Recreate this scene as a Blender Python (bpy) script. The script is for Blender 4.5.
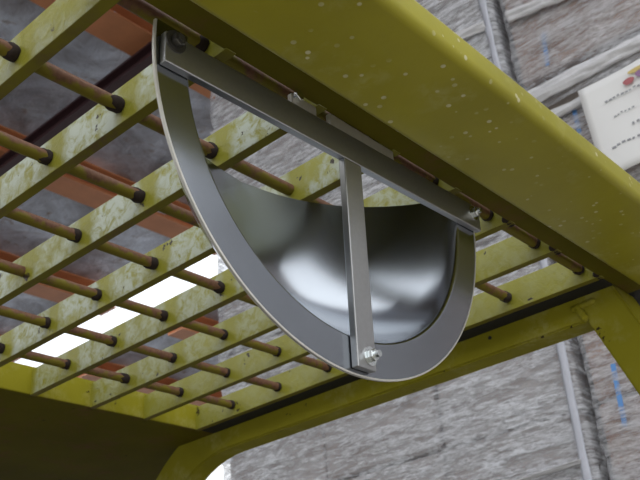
import bpy, bmesh, math, random
from math import sin, cos, pi, sqrt, radians
from mathutils import Vector, Matrix, noise

# ---------------------------------------------------------------- clear
for o in list(bpy.data.objects):
    bpy.data.objects.remove(o, do_unlink=True)
random.seed(7)
scene = bpy.context.scene
COL = scene.collection
H = 2.10            # height of the underside of the guard's grating

# ---------------------------------------------------------------- camera
def camera_axes(yaw, pitch, roll):
    fw = Vector((-sin(yaw)*cos(pitch), cos(yaw)*cos(pitch), sin(pitch)))
    r = Vector((cos(yaw), sin(yaw), 0)); u = r.cross(fw)
    return cos(roll)*r + sin(roll)*u, -sin(roll)*r + cos(roll)*u, -fw
cam_data = bpy.data.cameras.new('camera')
cam = bpy.data.objects.new('camera', cam_data); COL.objects.link(cam)
r_, u_, b_ = camera_axes(0.6853, 0.4896, -0.0948)
M4 = Matrix(((r_.x, u_.x, b_.x, 0.5141), (r_.y, u_.y, b_.y, -0.3537), (r_.z, u_.z, b_.z, H-0.5755), (0, 0, 0, 1)))
cam.matrix_world = M4
cam_data.sensor_width = 36.0
cam_data.lens = 911.43*36/640
cam_data.clip_start = 0.02
cam_data.dof.use_dof = True
cam_data.dof.focus_distance = 0.95
cam_data.dof.aperture_fstop = 20.0
scene.camera = cam

# ---------------------------------------------------------------- world, light, exposure
world = bpy.data.worlds.new('overcast_sky'); scene.world = world
world.use_nodes = True
wn = world.node_tree; wn.nodes.clear()
wo = wn.nodes.new('ShaderNodeOutputWorld'); wb = wn.nodes.new('ShaderNodeBackground')
wb.inputs['Strength'].default_value = 2.7
# standard overcast sky: zenith three times as bright as the horizon
wt = wn.nodes.new('ShaderNodeTexCoord'); ws = wn.nodes.new('ShaderNodeSeparateXYZ'); wr = wn.nodes.new('ShaderNodeMapRange')
wn.links.new(wt.outputs['Generated'], ws.inputs[0]); wn.links.new(ws.outputs['Z'], wr.inputs['Value'])
wr.inputs['To Min'].default_value = 0.36; wr.inputs['To Max'].default_value = 1.0
wc = wn.nodes.new('ShaderNodeMix'); wc.data_type = 'RGBA'
wc.inputs[6].default_value = (0, 0, 0, 1); wc.inputs[7].default_value = (0.94, 0.97, 1.0, 1)
wn.links.new(wr.outputs[0], wc.inputs[0]); wn.links.new(wc.outputs[2], wb.inputs['Color'])
wn.links.new(wb.outputs[0], wo.inputs[0])
scene.view_settings.view_transform = 'Standard'
scene.view_settings.look = 'None'
scene.view_settings.gamma = 1.0
scene.view_settings.use_curve_mapping = False
scene.view_settings.exposure = 0.0

# ---------------------------------------------------------------- node helpers
def new_mat(name):
    m = bpy.data.materials.new(name); m.use_nodes = True
    nt = m.node_tree
    return m, nt, nt.nodes['Principled BSDF']
def coords(nt, scale=(1, 1, 1), rot=(0, 0, 0)):
    tc = nt.nodes.new('ShaderNodeTexCoord'); mp = nt.nodes.new('ShaderNodeMapping')
    mp.inputs['Scale'].default_value = scale; mp.inputs['Rotation'].default_value = rot
    nt.links.new(tc.outputs['Object'], mp.inputs['Vector'])
    return mp.outputs['Vector']
def noise_tex(nt, vec, scale, detail=4, rough=0.55, dist=0.0):
    n = nt.nodes.new('ShaderNodeTexNoise')
    n.inputs['Scale'].default_value = scale; n.inputs['Detail'].default_value = detail
    n.inputs['Roughness'].default_value = rough; n.inputs['Distortion'].default_value = dist
    nt.links.new(vec, n.inputs['Vector'])
    return n.outputs['Fac']
def ramp(nt, fac, stops):
    r = nt.nodes.new('ShaderNodeValToRGB')
    el = r.color_ramp.elements
    while len(el) < len(stops): el.new(0.5)
    for e, (p, c) in zip(el, stops):
        e.position = p; e.color = c if len(c) == 4 else (*c, 1)
    nt.links.new(fac, r.inputs['Fac'])
    return r.outputs['Color']
def g(v): return (v, v, v, 1)
def mixc(nt, fac, a, b):
    m = nt.nodes.new('ShaderNodeMix'); m.data_type = 'RGBA'
    for sock, v in ((m.inputs[0], fac), (m.inputs[6], a), (m.inputs[7], b)):
        if isinstance(v, (int, float)): sock.default_value = v
        elif isinstance(v, tuple): sock.default_value = v if len(v) == 4 else (*v, 1)
        else: nt.links.new(v, sock)
    return m.outputs[2]
def bump(nt, p, h, strength, dist=0.002):
    b = nt.nodes.new('ShaderNodeBump'); b.inputs['Strength'].default_value = strength
    b.inputs['Distance'].default_value = dist
    nt.links.new(h, b.inputs['Height']); nt.links.new(b.outputs['Normal'], p.inputs['Normal'])

# ---------------------------------------------------------------- materials
def paint_mat(name, base, worn, worn_lo, worn_hi, rough=0.38, specks=0.0, chips=True, peel=0.5, spec=0.5, halo=False, fs=90, chip=0.69):
    m, nt, p = new_mat(name); v = coords(nt)
    big = noise_tex(nt, v, 13, 6, 0.6); fine = noise_tex(nt, v, fs, 5, 0.65, 0.6)
    hue = mixc(nt, ramp(nt, noise_tex(nt, v, 6, 3), [(0.35, g(0)), (0.7, g(1))]), base, tuple(c*0.78 for c in base))
    wf = ramp(nt, big, [(worn_lo, g(0)), (worn_hi, g(1))])
    mul = nt.nodes.new('ShaderNodeMath'); mul.operation = 'MULTIPLY'
    nt.links.new(wf, mul.inputs[0]); nt.links.new(ramp(nt, fine, [(0.36, g(0)), (0.56, g(1))]), mul.inputs[1])
    fac = mul.outputs[0]
    if halo:
        # paint is intact and yellow beside each weld, chalked in between
        sp = nt.nodes.new('ShaderNodeSeparateXYZ'); nt.links.new(v, sp.inputs[0])
        def mth(op, a, b):
            n_ = nt.nodes.new('ShaderNodeMath'); n_.operation = op
            for i_, q in enumerate((a, b)):
                if isinstance(q, (int, float)): n_.inputs[i_].default_value = q
                else: nt.links.new(q, n_.inputs[i_])
            return n_.outputs[0]
        dd = mth('ABSOLUTE', mth('PINGPONG', mth('ADD', sp.outputs['X'], -0.014), 0.06595), 0)
        dd = mth('ADD', dd, mth('MULTIPLY', noise_tex(nt, v, 45, 3), 0.02))
        hf = nt.nodes.new('ShaderNodeMapRange'); nt.links.new(dd, hf.inputs['Value'])
        hf.inputs['From Min'].default_value = 0.020; hf.inputs['From Max'].default_value = 0.034
        fac = mth('MULTIPLY', fac, hf.outputs[0])
        # pale mix fades towards the far end of the grating
        hy = nt.nodes.new('ShaderNodeMapRange'); nt.links.new(mth('ADD', sp.outputs['Y'], mth('MULTIPLY', big, 0.25)), hy.inputs['Value'])
        hy.inputs['From Min'].default_value = 0.92; hy.inputs['From Max'].default_value = 0.48
        hy.inputs['To Min'].default_value = 0.12; hy.inputs['To Max'].default_value = 1.0
        fac = mth('MULTIPLY', fac, hy.outputs[0])
        hz = nt.nodes.new('ShaderNodeMapRange'); nt.links.new(mth('ADD', sp.outputs['Y'], mth('MULTIPLY', big, 0.2)), hz.inputs['Value'])
        hz.inputs['From Min'].default_value = 0.08; hz.inputs['From Max'].default_value = 0.20
        hz.inputs['To Min'].default_value = 0.35; hz.inputs['To Max'].default_value = 1.0
        fac = mth('MULTIPLY', fac, hz.outputs[0])
    c = mixc(nt, fac, hue, worn)
    if chips:
        ch = ramp(nt, noise_tex(nt, v, 38, 4, 0.6), [(chip, g(0)), (chip+0.025, g(1))])
        c = mixc(nt, ch, c, (0.035, 0.022, 0.014))
    if specks:
        vo = nt.nodes.new('ShaderNodeTexVoronoi'); vo.inputs['Scale'].default_value = specks
        nt.links.new(v, vo.inputs['Vector'])
        dot = ramp(nt, vo.outputs['Distance'], [(0.15, g(1)), (0.19, g(0))])
        sel = ramp(nt, noise_tex(nt, v, 16, 2), [(0.42, g(0)), (0.58, g(1))])
        mm = nt.nodes.new('ShaderNodeMath'); mm.operation = 'MULTIPLY'
        nt.links.new(dot, mm.inputs[0]); nt.links.new(sel, mm.inputs[1])
        c = mixc(nt, mm.outputs[0], c, (0.55, 0.52, 0.32))
    nt.links.new(c, p.inputs['Base Color'])
    p.inputs['Roughness'].default_value = rough
    p.inputs['Specular IOR Level'].default_value = spec
    bump(nt, p, fine, peel, 0.0016)
    return m
OLIVE = (0.34, 0.305, 0.022)
PALE = (0.47, 0.51, 0.42)
M_BAR = paint_mat('olive_paint_peeling', (0.30, 0.285, 0.035), PALE, 0.34, 0.50, 0.30, peel=1.0, halo=True, fs=62, chip=0.675, spec=0.34)
M_BEAM = paint_mat('olive_paint_speckled', OLIVE, (0.42, 0.39, 0.13), 0.55, 0.80, 0.34, specks=62, chips=False, peel=0.12, spec=0.35)
M_SHADE_STAIN = paint_mat('olive_paint_shade_and_stain', (0.125, 0.108, 0.010), (0.15, 0.075, 0.035), 0.5, 0.75, 0.7, peel=0.3, spec=0.06)  # brown-stained olive, base darkened to hold the shade of the undersides
M_SHADED_EDGE = paint_mat('olive_paint_shaded_edges', (0.20, 0.178, 0.022), (0.14, 0.10, 0.05), 0.45, 0.7, 0.6, peel=0.4, spec=0.1)  # olive darkened to carry the shade on the bar edges
M_FRAME = paint_mat('olive_paint_dull', tuple(c*0.86 for c in OLIVE), (0.40, 0.37, 0.12), 0.5, 0.75, 0.65, peel=0.3, spec=0.07)

def rod_mat():
    m, nt, p = new_mat('rusty_painted_rod'); v = coords(nt)
    n1 = noise_tex(nt, v, 26, 5, 0.65); n2 = noise_tex(nt, v, 160, 4, 0.6)
    rust = mixc(nt, n2, (0.06, 0.026, 0.017), (0.27, 0.14, 0.085))
    # rust has taken the top of the round bars, paint survives below
    ge = nt.nodes.new('ShaderNodeNewGeometry'); sx = nt.nodes.new('ShaderNodeSeparateXYZ')
    nt.links.new(ge.outputs['Normal'], sx.inputs[0])
    add = nt.nodes.new('ShaderNodeMath'); add.operation = 'MULTIPLY_ADD'
    nt.links.new(sx.outputs['Z'], add.inputs[0]); add.inputs[1].default_value = 0.16
    nt.links.new(n1, add.inputs[2])
    c = mixc(nt, ramp(nt, add.outputs[0], [(0.37, g(0)), (0.49, g(1))]), (0.17, 0.14, 0.015), rust)
    nt.links.new(c, p.inputs['Base Color']); p.inputs['Roughness'].default_value = 0.6; p.inputs['Specular IOR Level'].default_value = 0.2
    bump(nt, p, n2, 0.6, 0.0012)
    return m
M_ROD = rod_mat()
def simple(name, col, rough, metal=0.0, nscale=40, var=0.25, b=0.15, bd=0.001):
    m, nt, p = new_mat(name); v = coords(nt); n = noise_tex(nt, v, nscale, 5, 0.6)
    nt.links.new(mixc(nt, n, tuple(c*(1-var) for c in col), tuple(min(1, c*(1+var)) for c in col)), p.inputs['Base Color'])
    p.inputs['Roughness'].default_value = rough; p.inputs['Metallic'].default_value = metal
    if b: bump(nt, p, n, b, bd)
    return m
M_WELD = simple('burnt_weld', (0.025, 0.015, 0.012), 0.95, 0, 200, 0.5, 0.8)
M_DISH = simple('satin_steel_sheet', (0.335, 0.358, 0.39), 0.18, 1.0, 55, 0.04, 0.02)
M_BRACE = simple('grey_steel_flat_bar', (0.43, 0.43, 0.43), 0.36, 1.0, 220, 0.10, 0.06)
M_EDGE = simple('cut_edge_and_clamp_shine', (0.62, 0.60, 0.55), 0.45, 0.6, 120, 0.1, 0.1)
M_ZINC = simple('bright_zinc', (0.75, 0.78, 0.78), 0.22, 1.0, 80, 0.05, 0)
M_DARKBOLT = simple('blackened_bolt', (0.10, 0.095, 0.085), 0.4, 0.8, 120, 0.3, 0.1)
M_BLACK_FILL = simple('black_gap_fill', (0.012, 0.011, 0.009), 0.8, 0, 60, 0.4, 0.4)
M_ORANGE = simple('orange_primer_steel', (0.58, 0.23, 0.10), 0.5, 0, 6, 0.25, 0.1)
M_MAROON = simple('dark_maroon_steel', (0.055, 0.022, 0.026), 0.5, 0, 8, 0.3, 0.1)
M_CONCRETE = simple('pale_yard_concrete', (0.30, 0.275, 0.235), 0.85, 0, 3, 0.25, 0.2, 0.01)
M_WOOD = simple('pallet_wood', (0.30, 0.26, 0.23), 0.75, 0, 30, 0.35, 0.3)
M_PAPER = simple('white_paper', (0.78, 0.77, 0.76), 0.7, 0, 5, 0.03, 0)
M_INK = simple('grey_ink', (0.30, 0.30, 0.32), 0.7, 0, 300, 0.3, 0)
M_REDINK = simple('dull_red_ink', (0.42, 0.13, 0.14), 0.7, 0, 90, 0.3, 0)
M_YELINK = simple('yellow_ink', (0.62, 0.48, 0.18), 0.7, 0, 90, 0.3, 0)
M_VIOLINK = simple('violet_ink', (0.30, 0.17, 0.30), 0.7, 0, 90, 0.3, 0)
M_BLUE = simple('blue_strap', (0.10, 0.27, 0.60), 0.4, 0, 60, 0.2, 0)

def roof_mat():
    m, nt, p = new_mat('crinkled_roof_lining'); v = coords(nt)
    n1 = noise_tex(nt, v, 2.6, 7, 0.62, 0.8); n2 = noise_tex(nt, v, 9, 5, 0.6, 0.3)
    c = mixc(nt, ramp(nt, n1, [(0.32, g(0)), (0.66, g(1))]), (0.32, 0.31, 0.35), (0.74, 0.80, 0.94))
    c = mixc(nt, ramp(nt, n2, [(0.60, g(0)), (0.74, g(1))]), c, (0.30, 0.22, 0.18))
    nt.links.new(c, p.inputs['Base Color'])
    p.inputs['Roughness'].default_value = 0.42; p.inputs['Metallic'].default_value = 0.25
    bump(nt, p, n2, 0.7, 0.04)
    return m
M_ROOF = roof_mat()
def carton_mat(name, a, b):
    m, nt, p = new_mat(name); v = coords(nt, (1, 1, 6)); n = noise_tex(nt, v, 5, 6, 0.65)
    nt.links.new(mixc(nt, ramp(nt, n, [(0.34, g(0)), (0.64, g(1))]), a, b), p.inputs['Base Color'])
    p.inputs['Roughness'].default_value = 0.7
    return m
M_CARTON = carton_mat('brown_cardboard', (0.22, 0.13, 0.10), (0.42, 0.31, 0.26))
M_SACK = carton_mat('pale_grey_goods', (0.30, 0.25, 0.235), (0.50, 0.47, 0.47))
def film_mat(name='clear_stretch_film', top=0.97):
    m, nt, p = new_mat(name)
    v1 = coords(nt, (1.0, 1.0, 6.0), (0, radians(4), 0)); v2 = coords(nt, (1.0, 1.0, 5.0), (0, radians(-8), 0))
    n1 = noise_tex(nt, v1, 7.5, 8, 0.7, 0.4); n2 = noise_tex(nt, v2, 20, 6, 0.68, 0.6)
    v3 = coords(nt); n3 = noise_tex(nt, v3, 1.6, 4, 0.5)
    v4 = coords(nt, (1, 1, 2.6), (0, radians(-12), 0)); n4 = noise_tex(nt, v4, 38, 4, 0.6, 0.8)
    add = nt.nodes.new('ShaderNodeMath'); add.operation = 'ADD'
    nt.links.new(n1, add.inputs[0]); nt.links.new(n2, add.inputs[1])
    a2 = nt.nodes.new('ShaderNodeMath'); a2.operation = 'MULTIPLY_ADD'; a2.inputs[1].default_value = 0.5
    a6 = nt.nodes.new('ShaderNodeMath'); a6.operation = 'MULTIPLY_ADD'; a6.inputs[1].default_value = 0.45
    nt.links.new(n4, a6.inputs[0]); nt.links.new(add.outputs[0], a6.inputs[2])
    nt.links.new(n3, a2.inputs[0]); nt.links.new(a6.outputs[0], a2.inputs[2])
    fac = ramp(nt, a2.outputs[0], [(0.0, g(0.2)), (0.5, g(0.22)), (0.72, g(0.75)), (1.0, g(0.8))])
    sc = nt.nodes.new('ShaderNodeMapRange'); sc.inputs['From Min'].default_value = 1.28; sc.inputs['From Max'].default_value = 1.66
    sc.inputs['To Min'].default_value = 0.12; sc.inputs['To Max'].default_value = top
    nt.links.new(a2.outputs[0], sc.inputs['Value'])
    nt.nodes.remove(fac.node)
    p.inputs['Base Color'].default_value = (0.92, 0.93, 0.98, 1)
    p.inputs['Roughness'].default_value = 0.10
    p.inputs['Specular IOR Level'].default_value = 1.0
    a5 = nt.nodes.new('ShaderNodeMath'); a5.operation = 'MULTIPLY_ADD'; a5.inputs[1].default_value = 0.5
    nt.links.new(n4, a5.inputs[0]); nt.links.new(add.outputs[0], a5.inputs[2])
    bump(nt, p, a5.outputs[0], 1.0, 0.014)
    tr = nt.nodes.new('ShaderNodeBsdfTransparent'); mx = nt.nodes.new('ShaderNodeMixShader')
    nt.links.new(sc.outputs[0], mx.inputs['Fac']); nt.links.new(tr.outputs[0], mx.inputs[1]); nt.links.new(p.outputs[0], mx.inputs[2])
    nt.links.new(mx.outputs[0], nt.nodes['Material Output'].inputs['Surface'])
    return m
M_FILM = film_mat(); M_FILMTHIN = film_mat('thin_stretch_film', 0.70)
def pane_mat():
    m, nt, p = new_mat('translucent_rooflight'); v = coords(nt)
    tl = nt.nodes.new('ShaderNodeBsdfTranslucent'); tr = nt.nodes.new('ShaderNodeBsdfTransparent'); mx = nt.nodes.new('ShaderNodeMixShader')
    tl.inputs['Color'].default_value = (0.95, 0.96, 0.97, 1); tr.inputs['Color'].default_value = (0.97, 0.98, 1, 1)
    f = noise_tex(nt, v, 2, 2)
    nt.links.new(ramp(nt, f, [(0.3, g(0.86)), (0.7, g(0.94))]), mx.inputs['Fac'])
    nt.links.new(tl.outputs[0], mx.inputs[1]); nt.links.new(tr.outputs[0], mx.inputs[2])
    nt.links.new(mx.outputs[0], nt.nodes['Material Output'].inputs['Surface'])
    return m
M_PANE = pane_mat()

# ---------------------------------------------------------------- object helpers
def mesh_obj(name, bm, mat, parent=None, smooth=False, shift=True):
    me = bpy.data.meshes.new(name)
    bmesh.ops.recalc_face_normals(bm, faces=bm.faces[:])
    bm.to_mesh(me); bm.free()
    if smooth:
        for p in me.polygons: p.use_smooth = True
    me.materials.append(mat)
    o = bpy.data.objects.new(name, me); COL.objects.link(o)
    if parent: o.parent = parent
    return o
def empty(name, loc=(0, 0, 0)):
    o = bpy.data.objects.new(name, None); COL.objects.link(o); o.location = loc
    o.empty_display_size = 0.1
    return o
def tag(o, label=None, cat=None, group=None, kind=None):
    for k, v in (('label', label), ('category', cat), ('group', group), ('kind', kind)):
        if v: o[k] = v
    return o
def box_bm(x0, x1, y0, y1, z0, z1, bev=0.0, seg=2, bm=None):
    own = bm is None
    b = bmesh.new()
    bmesh.ops.create_cube(b, size=1)
    for v in b.verts:
        v.co = Vector(((x0+x1)/2+v.co.x*(x1-x0), (y0+y1)/2+v.co.y*(y1-y0), (z0+z1)/2+v.co.z*(z1-z0)))
    if bev:
        bmesh.ops.bevel(b, geom=b.edges[:], offset=bev, segments=seg, profile=0.5, affect='EDGES')
    return b
def box(name, x0, x1, y0, y1, z0, z1, mat, parent=None, bev=0.0, seg=2):
    return mesh_obj(name, box_bm(x0, x1, y0, y1, z0, z1, bev, seg), mat, parent)
def extrude_poly_bm(pts, axis, a, b, round_=0.0):
    """prism: closed polygon pts (2D) extruded along axis from a to b"""
    bm = bmesh.new()
    def P(q, t):
        return Vector({'y': (q[0], t, q[1]), 'x': (t, q[0], q[1]), 'z': (q[0], q[1], t)}[axis])
    A = [bm.verts.new(P(q, a)) for q in pts]; B = [bm.verts.new(P(q, b)) for q in pts]
    n = len(pts)
    for i in range(n):
        bm.faces.new((A[i], A[(i+1) % n], B[(i+1) % n], B[i]))
    bm.faces.new(A); bm.faces.new(B[::-1])
    return bm
def round_rect(x0, x1, z0, z1, r, n=6):
    out = []
    for cx, cz, a0 in ((x1-r, z0+r, -90), (x1-r, z1-r, 0), (x0+r, z1-r, 90), (x0+r, z0+r, 180)):
        for k in range(n+1):
            a = radians(a0+90*k/n); out.append((cx+r*cos(a), cz+r*sin(a)))
    return out
def cyl_bm(p0, p1, r, seg=16, r2=None):
    p0 = Vector(p0); p1 = Vector(p1); d = p1-p0
    bm = bmesh.new()
    q = d.to_track_quat('Z', 'Y').to_matrix().to_4x4()
    bmesh.ops.create_cone(bm, cap_ends=True, segments=seg, radius1=r, radius2=r if r2 is None else r2, depth=d.length,
                          matrix=Matrix.Translation((p0+p1)/2) @ q)
    return bm
def smooth_angle(o, ang=35):
    me = o.data
    for p in me.polygons: p.use_smooth = True
    try: me.set_sharp_from_angle(angle=radians(ang))
    except Exception: pass
    return o

# ================================================================ SETTING: floor and shed roof
M_SHEDFLOOR = simple('dark_shed_floor', (0.045, 0.043, 0.04), 0.8, 0, 3, 0.4, 0.2, 0.01)  # unseen floor made dark to cut light bouncing onto the undersides
fl = box('floor', -16, -0.9, -12, 14, -0.1, 0, M_SHEDFLOOR); tag(fl, kind='structure')
yd = box('yard_floor', -0.9, 12, -12, 14, -0.1, 0, M_CONCRETE); tag(yd, kind='structure')  # unseen yard made pale to bounce light onto the front beam

ceiling = tag(empty('ceiling', (0, 0, 0)), kind='structure')
RZ = 5.0
RX0, RX1, RY0, RY1 = -13.5, -1.0, -2.2, 7.3
SKY0, SKY1 = 4.22, 5.00                 # rooflight strip
PITCH = 1.53
PX = [-2.71 - PITCH*k for k in range(-5, 7)]     # purlin centres
def roof_sheet(name, x0, x1, y0, y1, seed):
    bm = bmesh.new(); nx = max(4, int((x1-x0)/0.11)); ny = max(4, int((y1-y0)/0.11))
    grid = []
    for i in range(nx+1):
        row = []
        for j in range(ny+1):
            x = x0+(x1-x0)*i/nx; y = y0+(y1-y0)*j/ny
            n = noise.noise(Vector((x*1.7, y*1.7, seed)))*0.05 + noise.noise(Vector((x*5, y*5, seed+9)))*0.028
            sag = 0.05*sin(pi*i/nx)
            row.append(bm.verts.new((x, y, RZ+0.22-sag+n)))
        grid.append(row)
    for i in range(nx):
        for j in range(ny):
            bm.faces.new((grid[i][j], grid[i][j+1], grid[i+1][j+1], grid[i+1][j]))
    o = mesh_obj(name, bm, M_ROOF, ceiling, smooth=True)
    md = o.modifiers.new('thickness', 'SOLIDIFY'); md.thickness = 0.03; md.offset = 1
    return o
for a in range(len(PX)-1):
    xa, xb = PX[a+1]+0.02, PX[a]-0.02
    if xb < RX0 or xa > RX1: continue
    roof_sheet('roof_sheet', xa, xb, RY0, SKY0, a*3.1)
    roof_sheet('roof_sheet', xa, xb, SKY1, RY1, a*3.1+50)
def purlin(xc, y0, y1):
    w, h, t = 0.11, 0.20, 0.012      # channel: web and two flanges
    pts = [(xc-w, RZ), (xc+w, RZ), (xc+w, RZ+t), (xc-w+t, RZ+t), (xc-w+t, RZ+h-t), (xc+w, RZ+h-t), (xc+w, RZ+h), (xc-w, RZ+h)]
    mesh_obj('purlin', extrude_poly_bm(pts, 'y', y0, y1), M_ORANGE, ceiling)
for x in PX:
    if RX0 < x < RX1:
        purlin(x, RY0, SKY0); purlin(x, SKY1, RY1)
def rafter(y, w=0.10):
    zt = RZ; h = 0.10; t = 0.014
    pts = [(y-w/2, zt-h), (y+w/2, zt-h), (y+w/2, zt-h+t), (y+t/2, zt-h+t), (y+t/2, zt-t), (y+w/2, zt-t), (y+w/2, zt),
           (y-w/2, zt), (y-w/2, zt-t), (y-t/2, zt-t), (y-t/2, zt-h+t), (y-w/2, zt-h+t)]
    return mesh_obj('rafter', extrude_poly_bm(pts, 'x', RX0, RX1), M_MAROON, ceiling)
for y in (-2.0, 2.23, 7.1): rafter(y)
for x in (RX0+0.3, RX1-0.3):
    for y in (-2.0, 2.23, 7.1): tag(box('roof_column_1', x-0.09, x+0.09, y-0.09, y+0.09, 0, RZ-0.1, M_MAROON, None, 0.008), kind='structure')  # columns carrying the shed roof
win = box('window_1', RX0, RX1, SKY0-0.05, SKY1+0.05, RZ+0.24, RZ+0.246, M_PANE); tag(win, kind='structure')

# ================================================================ WRAPPED PALLET LOADS
def film_mesh(w, d, h, seed, amp=0.014):
    """stretch film: rounded-corner tube round the load, creased and slightly slack"""
    bm = bmesh.new(); r = 0.022
    per = []
    nx, nd, nc = 110, 60, 8
    def seg(p, q, n):
        for k in range(n): per.append(((p[0]+(q[0]-p[0])*k/n), (p[1]+(q[1]-p[1])*k/n)))
    def arc(cx, cy, a0):
        for k in range(nc): a = radians(a0+90*k/nc); per.append((cx+r*cos(a), cy+r*sin(a)))
    X, Y = w/2, d/2
    arc(-X+r, -Y+r, 180); seg((-X+r, -Y), (X-r, -Y), nx); arc(X-r, -Y+r, 270); seg((X, -Y+r), (X, Y-r), nd)
    arc(X-r, Y-r, 0); seg((X-r, Y), (-X+r, Y), nx//2); arc(-X+r, Y-r, 90); seg((-X, Y-r), (-X, -Y+r), nd)
    n = len(per); rows = 96
    V = []
    for j in range(rows+1):
        z = h*j/rows; row = []
        for i, (x, y) in enumerate(per):
            nrm = Vector((x/X if abs(x) > X-r*0.9 else 0, y/Y if abs(y) > Y-r*0.9 else 0, 0))
            if nrm.length: nrm.normalize()
            slope = 0.10*x
            k = noise.noise(Vector((x*1.3, y*1.3, (z+slope)*9+seed))) + 0.6*noise.noise(Vector((x*3.1, y*3.1, (z-slope*1.6)*23+seed*2))) \
                + 0.35*noise.noise(Vector((x*14, y*14, z*14+seed)))
            fold = 0.012*max(0, 1-abs(((z+slope) % 0.34)-0.17)/0.02)
            row.append(bm.verts.new(Vector((x, y, z))+Vector((nrm.x*0.3, nrm.y, 0))*(amp*k+fold*0.6)))
        V.append(row)
    for j in range(rows):
        for i in range(n):
            bm.faces.new((V[j][i], V[j][(i+1) % n], V[j+1][(i+1) % n], V[j+1][i]))
    top = [v for v in V[-1]]
    c = bm.verts.new((0, 0, h+0.012))
    for i in range(n): bm.faces.new((top[i], top[(i+1) % n], c))
    return bm
LW, LD = 1.355, 1.0
PAL = 0.13
film_cache = {}
carton_mesh = {}
def load(cx, cy, z0, h, seed, label, mat, cols=3, layers=5, rz=0.0):
    root = empty('wrapped_pallet_load', (cx, cy, z0)); root.rotation_euler.z = rz
    tag(root, label, 'pallet load', 'film wrapped pallet loads behind the guard')
    w, d = LW-0.032, LD-0.085
    wp, dp = LW-0.12, LD-0.12
    # pallet
    for k in range(3):
        y = -dp/2+0.05+(dp-0.10)*k/2
        box('runner', -wp/2, wp/2, y-0.05, y+0.05, 0, PAL-0.022, M_WOOD, root, 0.004)
    for k in range(6):
        x = -wp/2+0.06+(wp-0.12)*k/5
        box('deck_board', x-0.055, x+0.055, -dp/2, dp/2, PAL-0.022, PAL, M_WOOD, root, 0.003)
    cw, ch = w/cols, (h-PAL-0.03)/layers
    key = (round(cw, 3), round(ch, 3), mat.name)
    for j in range(layers):
        for i in range(cols):
            if key not in carton_mesh:
                o = box('carton', -cw/2+0.004, cw/2-0.004, -d/2, d/2, 0.003, ch-0.003, mat, root, 0.012, 2)
                carton_mesh[key] = o.data
            else:
                o = bpy.data.objects.new('carton', carton_mesh[key]); COL.objects.link(o); o.parent = root
            o.location = (-w/2+cw*(i+0.5)+random.uniform(-.003, .003), random.uniform(-.012, .004), PAL+ch*j)
    fk = (round(h, 3), seed, mat.name)
    if fk not in film_cache:
        o = mesh_obj('stretch_film', film_mesh(LW-0.014, LD-0.03, h-0.036, seed), M_FILMTHIN if mat is M_CARTON else M_FILM, root, smooth=True)
        film_cache[fk] = o.data
    else:
        o = bpy.data.objects.new('stretch_film', film_cache[fk]); COL.objects.link(o); o.parent = root
    o.location = (0, 0, 0.01)
    return root
YF = 1.785                 # front of the stack
XL = -1.79
cA, cB, cC = XL+LW/2, XL+0.006+LW*1.5, XL+0.012+LW*2.5
cyl_ = YF+LD/2
loads = {}
for col, cx, m in (('left', cA, M_SACK), ('right', cB, M_CARTON), ('far', cC, M_SACK)):
    for tier, z0, h in ((0, 0.0, 1.50), (1, 1.50, 1.56), (2, 3.06, 1.36)):
        txt = {('left', 0): 'pale film wrapped pallet load on the floor, bottom of the left stack',
               ('left', 1): 'pale grey film wrapped load seen below the end beam under the mirror',
               ('left', 2): 'pale film wrapped load on top of the left stack, behind the grating',
               ('right', 0): 'brown film wrapped pallet load on the floor, bottom of the right stack',
               ('right', 1): 'brown film wrapped load beside the leg, with the paper sheet near its top',
               ('right', 2): 'brown film wrapped load above the paper sheet at the upper right',
               ('far', 0): 'pale film wrapped load on the floor right of the brown stack',
               ('far', 1): 'pale film wrapped load in the middle of the rightmost stack',
               ('far', 2): 'pale film wrapped load on top of the rightmost stack'}[(col, tier)]
        loads[(col, tier)] = load(cx, cyl_, z0, h, 3.7*(tier+1)+(0 if col == 'left' else 11), txt, m if not (col == 'right' and tier == 0) else M_CARTON)

def on_front(root, name, x0, x1, z0, z1, mat, off=0.03, t=0.002, parent=None, slant=0.0):
    """thin strip lying on the front of a load; world x/z"""
    bm = box_bm(x0, x1, YF-off-t, YF-off, z0, z1)
    zc = (z0+z1)/2
    for v in bm.verts: v.co.x += slant*(v.co.z-zc)
    for v in bm.verts: v.co -= Vector(root.location)
    o = mesh_obj(name, bm, mat, parent or root)
    return o
R1, R2 = loads[('right', 1)], loads[('right', 2)]
for root, x, za, zb, s in ((R2, -0.305, 3.21, 3.33, 0.1), (R1, -0.268, 2.94, 3.04, 0.02), (R1, -0.342, 2.11, 2.27, 0.05)):
    o = on_front(root, 'strap', x-0.0065, x+0.0065, za, zb, M_BLUE, -0.021, 0.002, slant=s); o['label'] = 'blue plastic strap end'

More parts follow.
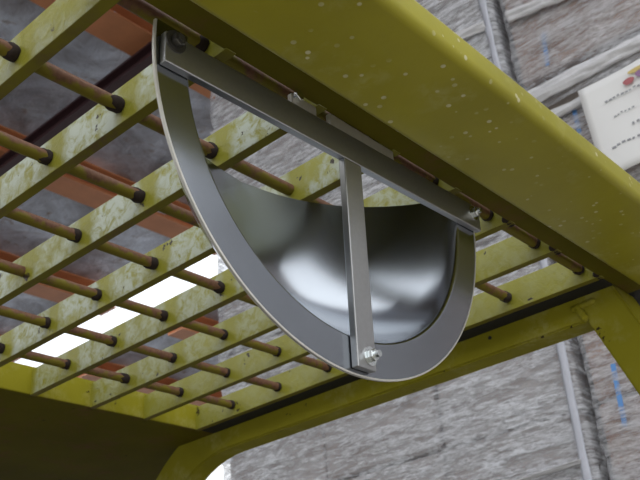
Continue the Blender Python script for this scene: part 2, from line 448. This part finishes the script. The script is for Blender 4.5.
# gathered ropes of film round the loads, and a pale loose film edge at the seam
M_FILM2 = simple('gathered_white_film', (0.68, 0.67, 0.69), 0.18, 0, 26, 0.2, 0.8, 0.008)
M_FILM_EDGE = simple('pale_film_edge', (0.48, 0.49, 0.55), 0.3, 0, 30, 0.15, 0.2)
def film_band(root, z, th, slope, seed):
    bm = bmesh.new(); n, m = 150, 14; V = []
    for i in range(n+1):
        x = -LW/2+0.035+(LW-0.07)*i/n; row = []
        for j in range(m+1):
            t = j/m; zz = z-root.location.z+slope*x+th*(t-0.5)*(0.8+0.5*noise.noise(Vector((x*2.5, seed, 0))))
            y = -LD/2+0.008-0.016*sin(pi*t)**0.6*(0.8+0.7*noise.noise(Vector((x*3, t*7, seed)))) - 0.006*noise.noise(Vector((x*22, t*5, seed)))
            row.append(bm.verts.new((x, y, zz)))
        V.append(row)
    for i in range(n):
        for j in range(m): bm.faces.new((V[i][j], V[i+1][j], V[i+1][j+1], V[i][j+1]))
    o = mesh_obj('film_band', bm, M_FILM2, root, smooth=True)
    md = o.modifiers.new('thickness', 'SOLIDIFY'); md.thickness = 0.0015; md.offset = -1
    return o
film_band(loads[('right', 1)], 3.018, 0.034, -0.02, 2.2)
film_band(loads[('right', 2)], 3.325, 0.060, -0.19, 8.1)
film_band(loads[('left', 2)], 3.585, 0.060, -0.19, 4.4)
film_band(loads[('right', 2)], 3.112, 0.055, -0.015, 3.3)
film_band(loads[('left', 1)], 2.02, 0.02, 0.05, 6.4)
film_band(loads[('left', 1)], 2.78, 0.03, 0.03, 1.4)
for t, (xa, xb) in ((1, (-0.036, -0.006)), (2, (-0.022, -0.030))):
    # slanting loose edge of the film at the corner of the pale stack
    L_ = loads[('left', t)]; hh = (1.56 if t == 1 else 1.36)-0.05
    bm = bmesh.new(); V = []
    for k in range(61):
        f = k/60; xc = LW/2-0.004+xa+(xb-xa)*f; w2 = 0.012+0.005*noise.noise(Vector((k*0.2, t, 0)))
        V.append([bm.verts.new((xc+q*w2, -LD/2+0.004-0.004*(1-abs(q))+0.004*noise.noise(Vector((k*0.4, q, t))), 0.03+hh*f)) for q in (-1, -0.4, 0.3, 1)])
    for k in range(60):
        for q in range(3): bm.faces.new((V[k][q], V[k][q+1], V[k+1][q+1], V[k+1][q]))
    o = mesh_obj('film_edge', bm, M_FILM_EDGE, L_, smooth=True)
    md = o.modifiers.new('thickness', 'SOLIDIFY'); md.thickness = 0.0015; md.offset = -1

# paper sheet taped on the film
paper = empty('paper_sheet', (-0.118, YF-0.024, 2.895))
tag(paper, 'white printed paper sheet taped to the film at the right edge', 'paper')
def pbm(x0, x1, z0, z1, y, t=0.0012, rot=0.0):
    bm = box_bm(x0, x1, y-t, y, z0, z1)
    return bm
PW, PH = 0.21, 0.297
bm = bmesh.new(); nx, nz = 10, 12; G = []
for i in range(nx+1):
    row = []
    for j in range(nz+1):
        x = -PW/2+PW*i/nx; z = -PH/2+PH*j/nz
        row.append(bm.verts.new((x, 0.003*sin(x*22+z*9), z)))
    G.append(row)
for i in range(nx):
    for j in range(nz): bm.faces.new((G[i][j], G[i+1][j], G[i+1][j+1], G[i][j+1]))
sheet = mesh_obj('sheet', bm, M_PAPER, paper, smooth=True)
md = sheet.modifiers.new('thickness', 'SOLIDIFY'); md.thickness = 0.0012; md.offset = 0
def ink(x0, x1, z, n, hh, mat, name):
    bm = bmesh.new(); x = x0
    for k in range(n):
        wd = (x1-x0)/n*random.uniform(0.45, 0.8); zz = z+random.uniform(-.002, .002)
        b = box_bm(x, x+wd, -0.0052, -0.0042, zz-hh*random.uniform(.6, 1), zz+hh*random.uniform(.6, 1))
        tmp = bpy.data.meshes.new('t'); b.to_mesh(tmp); b.free(); bm.from_mesh(tmp); bpy.data.meshes.remove(tmp)
        x += (x1-x0)/n
    return mesh_obj(name, bm, mat, paper)
PT = PH/2
ink(-0.042, 0.100, PT-0.078, 12, 0.0030, M_INK, 'printed_line')
ink(-0.030, 0.032, PT-0.132, 6, 0.0022, M_INK, 'printed_line')
ink(0.062, 0.100, PT-0.124, 3, 0.0045, M_INK, 'printed_line')
ink(0.010, 0.100, PT-0.180, 7, 0.0045, M_INK, 'printed_line')
ink(-0.060, 0.085, PT-0.220, 10, 0.0035, M_INK, 'printed_line')
def blob(cx, cz, rx, rz_, mat, name):
    pts = [(cx+rx*cos(a)*(1+0.12*sin(3*a)), cz+rz_*sin(a)) for a in [2*pi*k/18 for k in range(18)]]
    bm = extrude_poly_bm(pts, 'y', -0.0056, -0.0046); mesh_obj(name, bm, mat, paper)
blob(0.036, PT-0.052, 0.016, 0.010, M_REDINK, 'printed_emblem')
blob(0.080, PT-0.046, 0.022, 0.013, M_VIOLINK, 'printed_emblem')
blob(0.066, PT-0.029, 0.026, 0.007, M_YELINK, 'printed_emblem')
paper.rotation_euler = (0, radians(-1.5), 0)

# ================================================================ FORKLIFT OVERHEAD GUARD
guard = empty('forklift', (0, 0, H))
tag(guard, 'olive yellow forklift seen from below its barred overhead guard with rusty rods', 'forklift')
XI = 0.0270               # inner edge of the front side bar
XB = -0.905              # inner face of the rear beam
HB, TB = 0.0495, 0.0135
bars_y = [-0.130, 0.0, 0.1243, 0.2568, 0.3858, 0.5133, 0.643, 0.7721, 0.910]
for y in bars_y:
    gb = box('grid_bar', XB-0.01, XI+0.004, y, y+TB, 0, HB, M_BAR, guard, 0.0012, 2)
    gb.data.materials.append(M_SHADED_EDGE)      # chalky weathered sides, shade painted into the narrow edges
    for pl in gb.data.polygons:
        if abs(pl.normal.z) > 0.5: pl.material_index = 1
RR, ZR, DX = 0.0078, 0.0225, 0.1319
def collar_bm(x, y, z, r):
    """lumpy weld bead round a rod where it meets a bar"""
    bm = bmesh.new(); n, m = 14, 6; V = []; ln = random.uniform(0.010, 0.021)
    for i in range(n):
        a = 2*pi*i/n; row = []
        for j in range(m):
            b = pi*j/(m-1); k = 0.0017*(1+0.9*noise.noise(Vector((x*90+cos(a)*2, y*70+sin(a)*2, j*.7))))
            rr = r*0.985+k*sin(b)*1.0
            row.append(bm.verts.new((x+rr*cos(a), y-ln*(0.75+0.6*noise.noise(Vector((cos(a)*1.5+x*30, sin(a)*1.5, y*40))))*(1-cos(b))/2, z+rr*sin(a))))
        V.append(row)
    for i in range(n):
        for j in range(m-1): bm.faces.new((V[i][j], V[(i+1) % n][j], V[(i+1) % n][j+1], V[i][j+1]))
    return bm
for j in range(7):
    x = -DX*j
    rod = smooth_angle(mesh_obj('grid_rod', cyl_bm((x, -0.50, ZR), (x, 0.918, ZR), RR, 20), M_ROD, guard))
    for y in bars_y[1:]:
        if random.random() < 0.93:
            mesh_obj('weld', collar_bm(x, y+0.0005, ZR, RR), M_WELD, rod, smooth=True)
# front cross beam: big speckled tube
beam = smooth_angle(mesh_obj('front_beam', extrude_poly_bm(round_rect(0.0711, 0.192, -0.025, 0.013, 0.010), 'y', -0.75, 0.99), M_BEAM, guard), 30)
beam['label'] = 'wide olive beam with pale paint specks'
# flat bar between grating and beam, its shade painted into the colour
box('side_bar', XI, 0.085, -0.75, 1.015, 0.001, 0.049, M_SHADE_STAIN, guard, 0.002)
# rear beam and its broad underside, shade painted in over brown stains
rear = smooth_angle(mesh_obj('rear_beam', extrude_poly_bm(round_rect(-1.62, XB, 0.0, HB+0.006, 0.004), 'y', -0.75, 1.113), M_SHADE_STAIN, guard), 30)
rear.data.materials.append(M_FRAME)  # lighter paint for the lit inner face
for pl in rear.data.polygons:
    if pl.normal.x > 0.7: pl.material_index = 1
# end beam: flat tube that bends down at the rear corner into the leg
def sweep_rect(name, path, y0, y1, thick, mat, parent, bev=0.003):
    """rect section; path = list of (x,z) of the lower/inner edge, thickness to the left of travel"""
    bm = bmesh.new(); n = len(path); rows = []
    for i in range(n):
        a = Vector(path[max(0, i-1)]); b = Vector(path[min(n-1, i+1)]); t = (b-a).normalized()
        nn = Vector((t.y, -t.x))   # right of travel
        p = Vector(path[i]); q = p+nn*thick
        rows.append([bm.verts.new((p.x, y0, p.y)), bm.verts.new((p.x, y1, p.y)), bm.verts.new((q.x, y1, q.y)), bm.verts.new((q.x, y0, q.y))])
    for i in range(n-1):
        for k in range(4): bm.faces.new((rows[i][k], rows[i][(k+1) % 4], rows[i+1][(k+1) % 4], rows[i+1][k]))
    bm.faces.new(rows[0]); bm.faces.new(rows[-1][::-1])
    bmesh.ops.recalc_face_normals(bm, faces=bm.faces[:])
    bmesh.ops.bevel(bm, geom=[e for e in bm.edges if e.calc_face_angle(0) > 0.6], offset=bev, segments=2, affect='EDGES')
    return smooth_angle(mesh_obj(name, bm, mat, parent), 30)
path = [(0.0, -0.042), (-0.3, -0.042), (-0.6, -0.042), (-0.86, -0.042)]
Rb = 0.26; c0 = (-0.86, -0.042-Rb)
for k in range(1, 13):
    a = radians(75*k/12); path.append((c0[0]-Rb*sin(a), c0[1]+Rb*cos(a)))
dx, dz = -cos(radians(75)), -sin(radians(75))
px_, pz_ = path[-1]
Lr = (H+pz_)/abs(dz)
path += [(px_+dx*Lr*t, pz_+dz*Lr*t) for t in (0.5, 1.0)]
endb = sweep_rect('end_beam', path, 0.960, 1.011, 0.085, M_FRAME, guard)
for x in (-0.40, -0.205):
    mesh_obj('bolt_hole', cyl_bm((x, 0.9585, -0.012), (x, 0.962, -0.012), 0.0032, 12), M_BLACK_FILL, endb)
# black strip standing in for the dark gap before the end beam
box('gap_fill_strip', XB, XI, 0.9237, 0.9598, -0.0005, 0.047, M_BLACK_FILL, guard, 0.002)
# added black block standing in for the shadowed wedge between side bar and leg
box('wedge_fill_block', 0.012, 0.125, 1.0145, 1.16, 0.004, 0.046, M_BLACK_FILL, guard, 0.003)
# front leg, splayed outwards, meeting the end beam at a welded corner
lg = bmesh.new()
xl0, zl0, sl = -0.020, -0.062, -0.37
zt, zb_ = 0.046, -H
def xl(z): return xl0+(z-zl0)*sl
wid = 0.069
vs = []
for (z) in (zt, zb_):
    for (y) in (0.958, 1.045):
        vs.append([lg.verts.new((xl(z), y, z)), lg.verts.new((xl(z)+wid, y, z))])
(a0, a1), (b0, b1), (c0_, c1), (d0, d1) = vs
for f in ((a0, a1, c1, c0_), (b1, b0, d0, d1), (a0, c0_, d0, b0), (a1, b1, d1, c1), (a0, b0, b1, a1), (c0_, c1, d1, d0)): lg.faces.new(f)
bmesh.ops.recalc_face_normals(lg, faces=lg.faces[:])
bmesh.ops.bevel(lg, geom=lg.edges[:], offset=0.003, segments=2, affect='EDGES')
leg = mesh_obj('leg', lg, M_FRAME, guard)
# weld seam between leg and end beam
def bead(name, p0, p1, r, parent, mat, n=14):
    bm = bmesh.new(); p0 = Vector(p0); p1 = Vector(p1); V = []
    d = (p1-p0).normalized(); u = d.orthogonal().normalized(); w = d.cross(u)
    for i in range(n+1):
        t = i/n; c = p0.lerp(p1, t); rr = r*(0.75+0.45*abs(sin(i*1.9)))*(0.35 if i in (0, n) else 1)
        V.append([bm.verts.new(c+rr*(u*cos(a)+w*sin(a))) for a in [2*pi*k/10 for k in range(10)]])
    for i in range(n):
        for k in range(10): bm.faces.new((V[i][k], V[i][(k+1) % 10], V[i+1][(k+1) % 10], V[i+1][k]))
    bm.faces.new(V[0]); bm.faces.new(V[-1][::-1])
    return mesh_obj(name, bm, mat, parent, smooth=True)
bead('weld', (-0.040, 0.959, -0.012), (-0.027, 0.957, -0.042), 0.006, leg, M_FRAME)
bead('weld', (-0.050, 0.959, -0.016), (-0.006, 0.957, -0.014), 0.005, leg, M_FRAME)
for y, a in ((0.7721, -0.008), (0.643, -0.006), (0.910, -0.01)):
    bead('weld', (XI-0.002, y-0.004, 0.006), (XI-0.002, y+TB+0.004, 0.004), 0.0055, guard, M_WELD, 8)

# unseen truck body, added to keep ground light off the guard's undersides
M_BODY = simple('dark_grey_bodywork', (0.035, 0.033, 0.03), 0.5, 0, 8, 0.3, 0.05)
M_TYRE = simple('black_tyre_rubber', (0.02, 0.02, 0.02), 0.8, 0, 30, 0.3, 0.3)
unseen_chassis = box('unseen_chassis', -1.75, -0.05, -0.20, 1.00, 0.22-H, 0.62-H, M_BODY, guard, 0.04, 3)
unseen_hood = box('unseen_hood', -1.25, -0.42, -0.10, 0.90, 0.60-H, 1.02-H, M_BODY, guard, 0.06, 3)
cw = box('unseen_counterweight', -1.95, -1.22, -0.20, 1.00, 0.30-H, 1.20-H, M_FRAME, guard, 0.12, 4)
dash = box('unseen_dashboard', -0.22, -0.06, -0.05, 0.85, 0.60-H, 1.15-H, M_BODY, guard, 0.04, 3)
box('unseen_seat_cushion', -0.98, -0.50, 0.16, 0.66, 1.01-H, 1.13-H, M_BODY, guard, 0.04, 3)
box('unseen_seat_backrest', -1.10, -0.98, 0.16, 0.66, 1.05-H, 1.50-H, M_BODY, guard, 0.04, 3)
for wx in (-0.35, -1.45):
    for wy in (-0.10, 0.90):
        wh = smooth_angle(mesh_obj('unseen_wheel', cyl_bm((wx, wy-0.09, 0.27-H), (wx, wy+0.09, 0.27-H), 0.27, 32), M_TYRE, guard))
        smooth_angle(mesh_obj('unseen_hub', cyl_bm((wx, wy-0.1, 0.27-H), (wx, wy+0.1, 0.27-H), 0.14, 24), M_FRAME, wh))

# ================================================================ PANORAMIC MIRROR (hollow back of a half dome)
MY, MZ = 0.29367, -0.03283
yaw, tilt = 0.0076, -0.0502
e1 = Vector((-sin(yaw), cos(yaw), 0)); n0 = Vector((cos(yaw), sin(yaw), 0)); Zv = Vector((0, 0, 1))
nv = cos(tilt)*n0+sin(tilt)*Zv; up = cos(tilt)*Zv-sin(tilt)*n0
mirror = empty('panoramic_mirror')
# local frame: X = e1 (along the cross bar), Y = outward normal, Z = up
ml = Matrix(((e1.x, nv.x, up.x, 0.028), (e1.y, nv.y, up.y, MY), (e1.z, nv.z, up.z, H+MZ), (0, 0, 0, 1)))
if ml.to_3x3().determinant() < 0:
    ml = Matrix(((-e1.x, nv.x, up.x, 0.028), (-e1.y, nv.y, up.y, MY), (-e1.z, nv.z, up.z, H+MZ), (0, 0, 0, 1)))
    SX = -1
else: SX = 1
mirror.matrix_world = ml
tag(mirror, 'half round dished steel mirror seen from its hollow back, braced by a T bar', 'mirror')
RO, RI, CUT = 0.2545, 0.2185, 0.019
# shell: flange + dome (spherical cap), cut off a little above the diameter
RS = 0.2295; OFF = sqrt(RS*RS-RI*RI)
prof = [(RO, 0.0), (RO-0.0006, 0.0), (RO-0.012, 0.0), (RI+0.0015, 0.0), (RI+0.0008, 0.0)]
RF, YFIL = 0.2150, -0.0040
for k in range(1, 9):                    # rolled fillet from flange into the dome
    t = k/8; a_ = (1-t)**2; b_2 = 2*t*(1-t); c_2 = t*t
    prof.append((a_*(RI+0.0008)+b_2*(RF+0.0017)+c_2*RF, c_2*YFIL))
amax = math.asin(RF/RS)
zoff = sqrt(RS*RS-RF**2)
for k in range(1, 33):
    a = amax*(1-k/32); prof.append((RS*sin(a), YFIL-(RS*cos(a)-zoff)))
bm = bmesh.new(); NA = 120; V = []
for r, y in prof:
    row = []
    a0 = math.asin(min(1, CUT/max(r, CUT)))
    for k in range(NA+1):
        a = -a0 if False else None
        t0 = a0; t1 = -pi-a0
        ang = t0+(t1-t0)*k/NA
        if r <= CUT: 
            # below the cut radius the whole circle stays; collapse its top onto the cut line
            ang = pi/2-2*pi*k/NA
        row.append(bm.verts.new((r*cos(ang), y, r*sin(ang))))
    V.append(row)
for i in range(len(prof)-1):
    for k in range(NA):
        a, b, c, d = V[i][k], V[i][k+1], V[i+1][k+1], V[i+1][k]
        try: bm.faces.new((a, b, c, d))
        except Exception: pass
bmesh.ops.remove_doubles(bm, verts=bm.verts[:], dist=1e-5)
for e in bm.edges: e.smooth = not e.is_boundary
shell = mesh_obj('dished_shell', bm, M_DISH, mirror, smooth=True)
md = shell.modifiers.new('thickness', 'SOLIDIFY'); md.thickness = 0.0016; md.offset = -1
# bright cut edge of the flange
bm = bmesh.new(); V = []
for k in range(NA+1):
    ang = 0.07+(-pi-0.14)*k/NA
    V.append([bm.verts.new((r*cos(ang), y, r*sin(ang))) for r, y in ((RO-0.0008, 0.0006), (RO+0.0010, 0.0004), (RO+0.0010, -0.0026), (RO-0.0008, -0.0030))])
for k in range(NA):
    for q in range(4): bm.faces.new((V[k][q], V[k][(q+1) % 4], V[k+1][(q+1) % 4], V[k+1][q]))
bm.faces.new(V[0]); bm.faces.new(V[-1][::-1])
mesh_obj('rim_edge', bm, M_EDGE, shell, smooth=False)
# T-shaped brace
def lbox(name, x0, x1, y0, y1, z0, z1, mat, parent, bev=0.001):
    return box(name, *sorted((SX*x0, SX*x1)), y0, y1, z0, z1, mat, parent, bev)
brace = lbox('cross_bar', -0.249, 0.258, 0.0005, 0.0085, -0.0228, 0.0098, M_BRACE, mirror)
for v in brace.data.vertices: v.co.z += 0.026*SX*v.co.x
stem = lbox('brace_stem', -0.0095, 0.0185, 0.0007, 0.0088, -0.250, -0.0228, M_BRACE, mirror)
def hexnut(name, x, z, y0, parent, mat, r=0.0065, h=0.006):
    bm = bmesh.new(); pts = [(SX*x+r*cos(a), z+r*sin(a)) for a in [pi/6+pi/3*k for k in range(6)]]
    b = extrude_poly_bm(pts, 'y', y0, y0+h); bm.free()
    bmesh.ops.bevel(b, geom=b.edges[:], offset=0.0006, segments=1, affect='EDGES')
    return mesh_obj(name, b, mat, parent)
def washer(name, x, z, y0, parent, mat, r=0.0095):
    return smooth_angle(mesh_obj(name, cyl_bm((SX*x, y0, z), (SX*x, y0+0.0014, z), r, 28), mat, parent))
def stud(name, x, z, y0, y1, parent, mat, r=0.0034):
    return smooth_angle(mesh_obj(name, cyl_bm((SX*x, y0, z), (SX*x, y1, z), r, 16), mat, parent))
def bolt(x, z, mat, y=0.0086, long=0.011, r=0.0065, rw=0.0095):
    w = washer('washer', x, z, y, mirror, mat, rw)
    w2 = hexnut('nut', x, z, y+0.0014, mirror, mat, r)
    stud('stud', x, z, y+0.004, y+0.0014+long, w2, mat)
bolt(0.0090, -0.2365, M_ZINC)
bolt(-0.2385, -0.0040, M_DARKBOLT, long=0.008, r=0.0065, rw=0.011)
bolt(0.2425, 0.0040, M_ZINC, long=0.010)
# clamp behind the cross bar, hooked over the rod
clamp = lbox('clamp_plate', -0.018, 0.094, -0.0065, 0.0, -0.010, 0.0325, M_EDGE, mirror, 0.0014)  # pale colour on plate and lug stands in for their bright reflection
for x in (0.025, 0.068):
    lbox('clamp_hook', x-0.010, x+0.010, -0.0105, -0.0066, 0.006, 0.064, M_ZINC, clamp, 0.0008)
    lbox('clamp_hook', x-0.010, x+0.010, -0.046, -0.0066, 0.0635, 0.067, M_ZINC, clamp, 0.0008)
lug = lbox('clamp_lug', -0.078, -0.040, -0.0065, 0.0, -0.010, 0.0285, M_EDGE, mirror, 0.0014)
hexnut('nut', -0.071, 0.0255, 0.0, lug, M_ZINC, 0.006, 0.006)
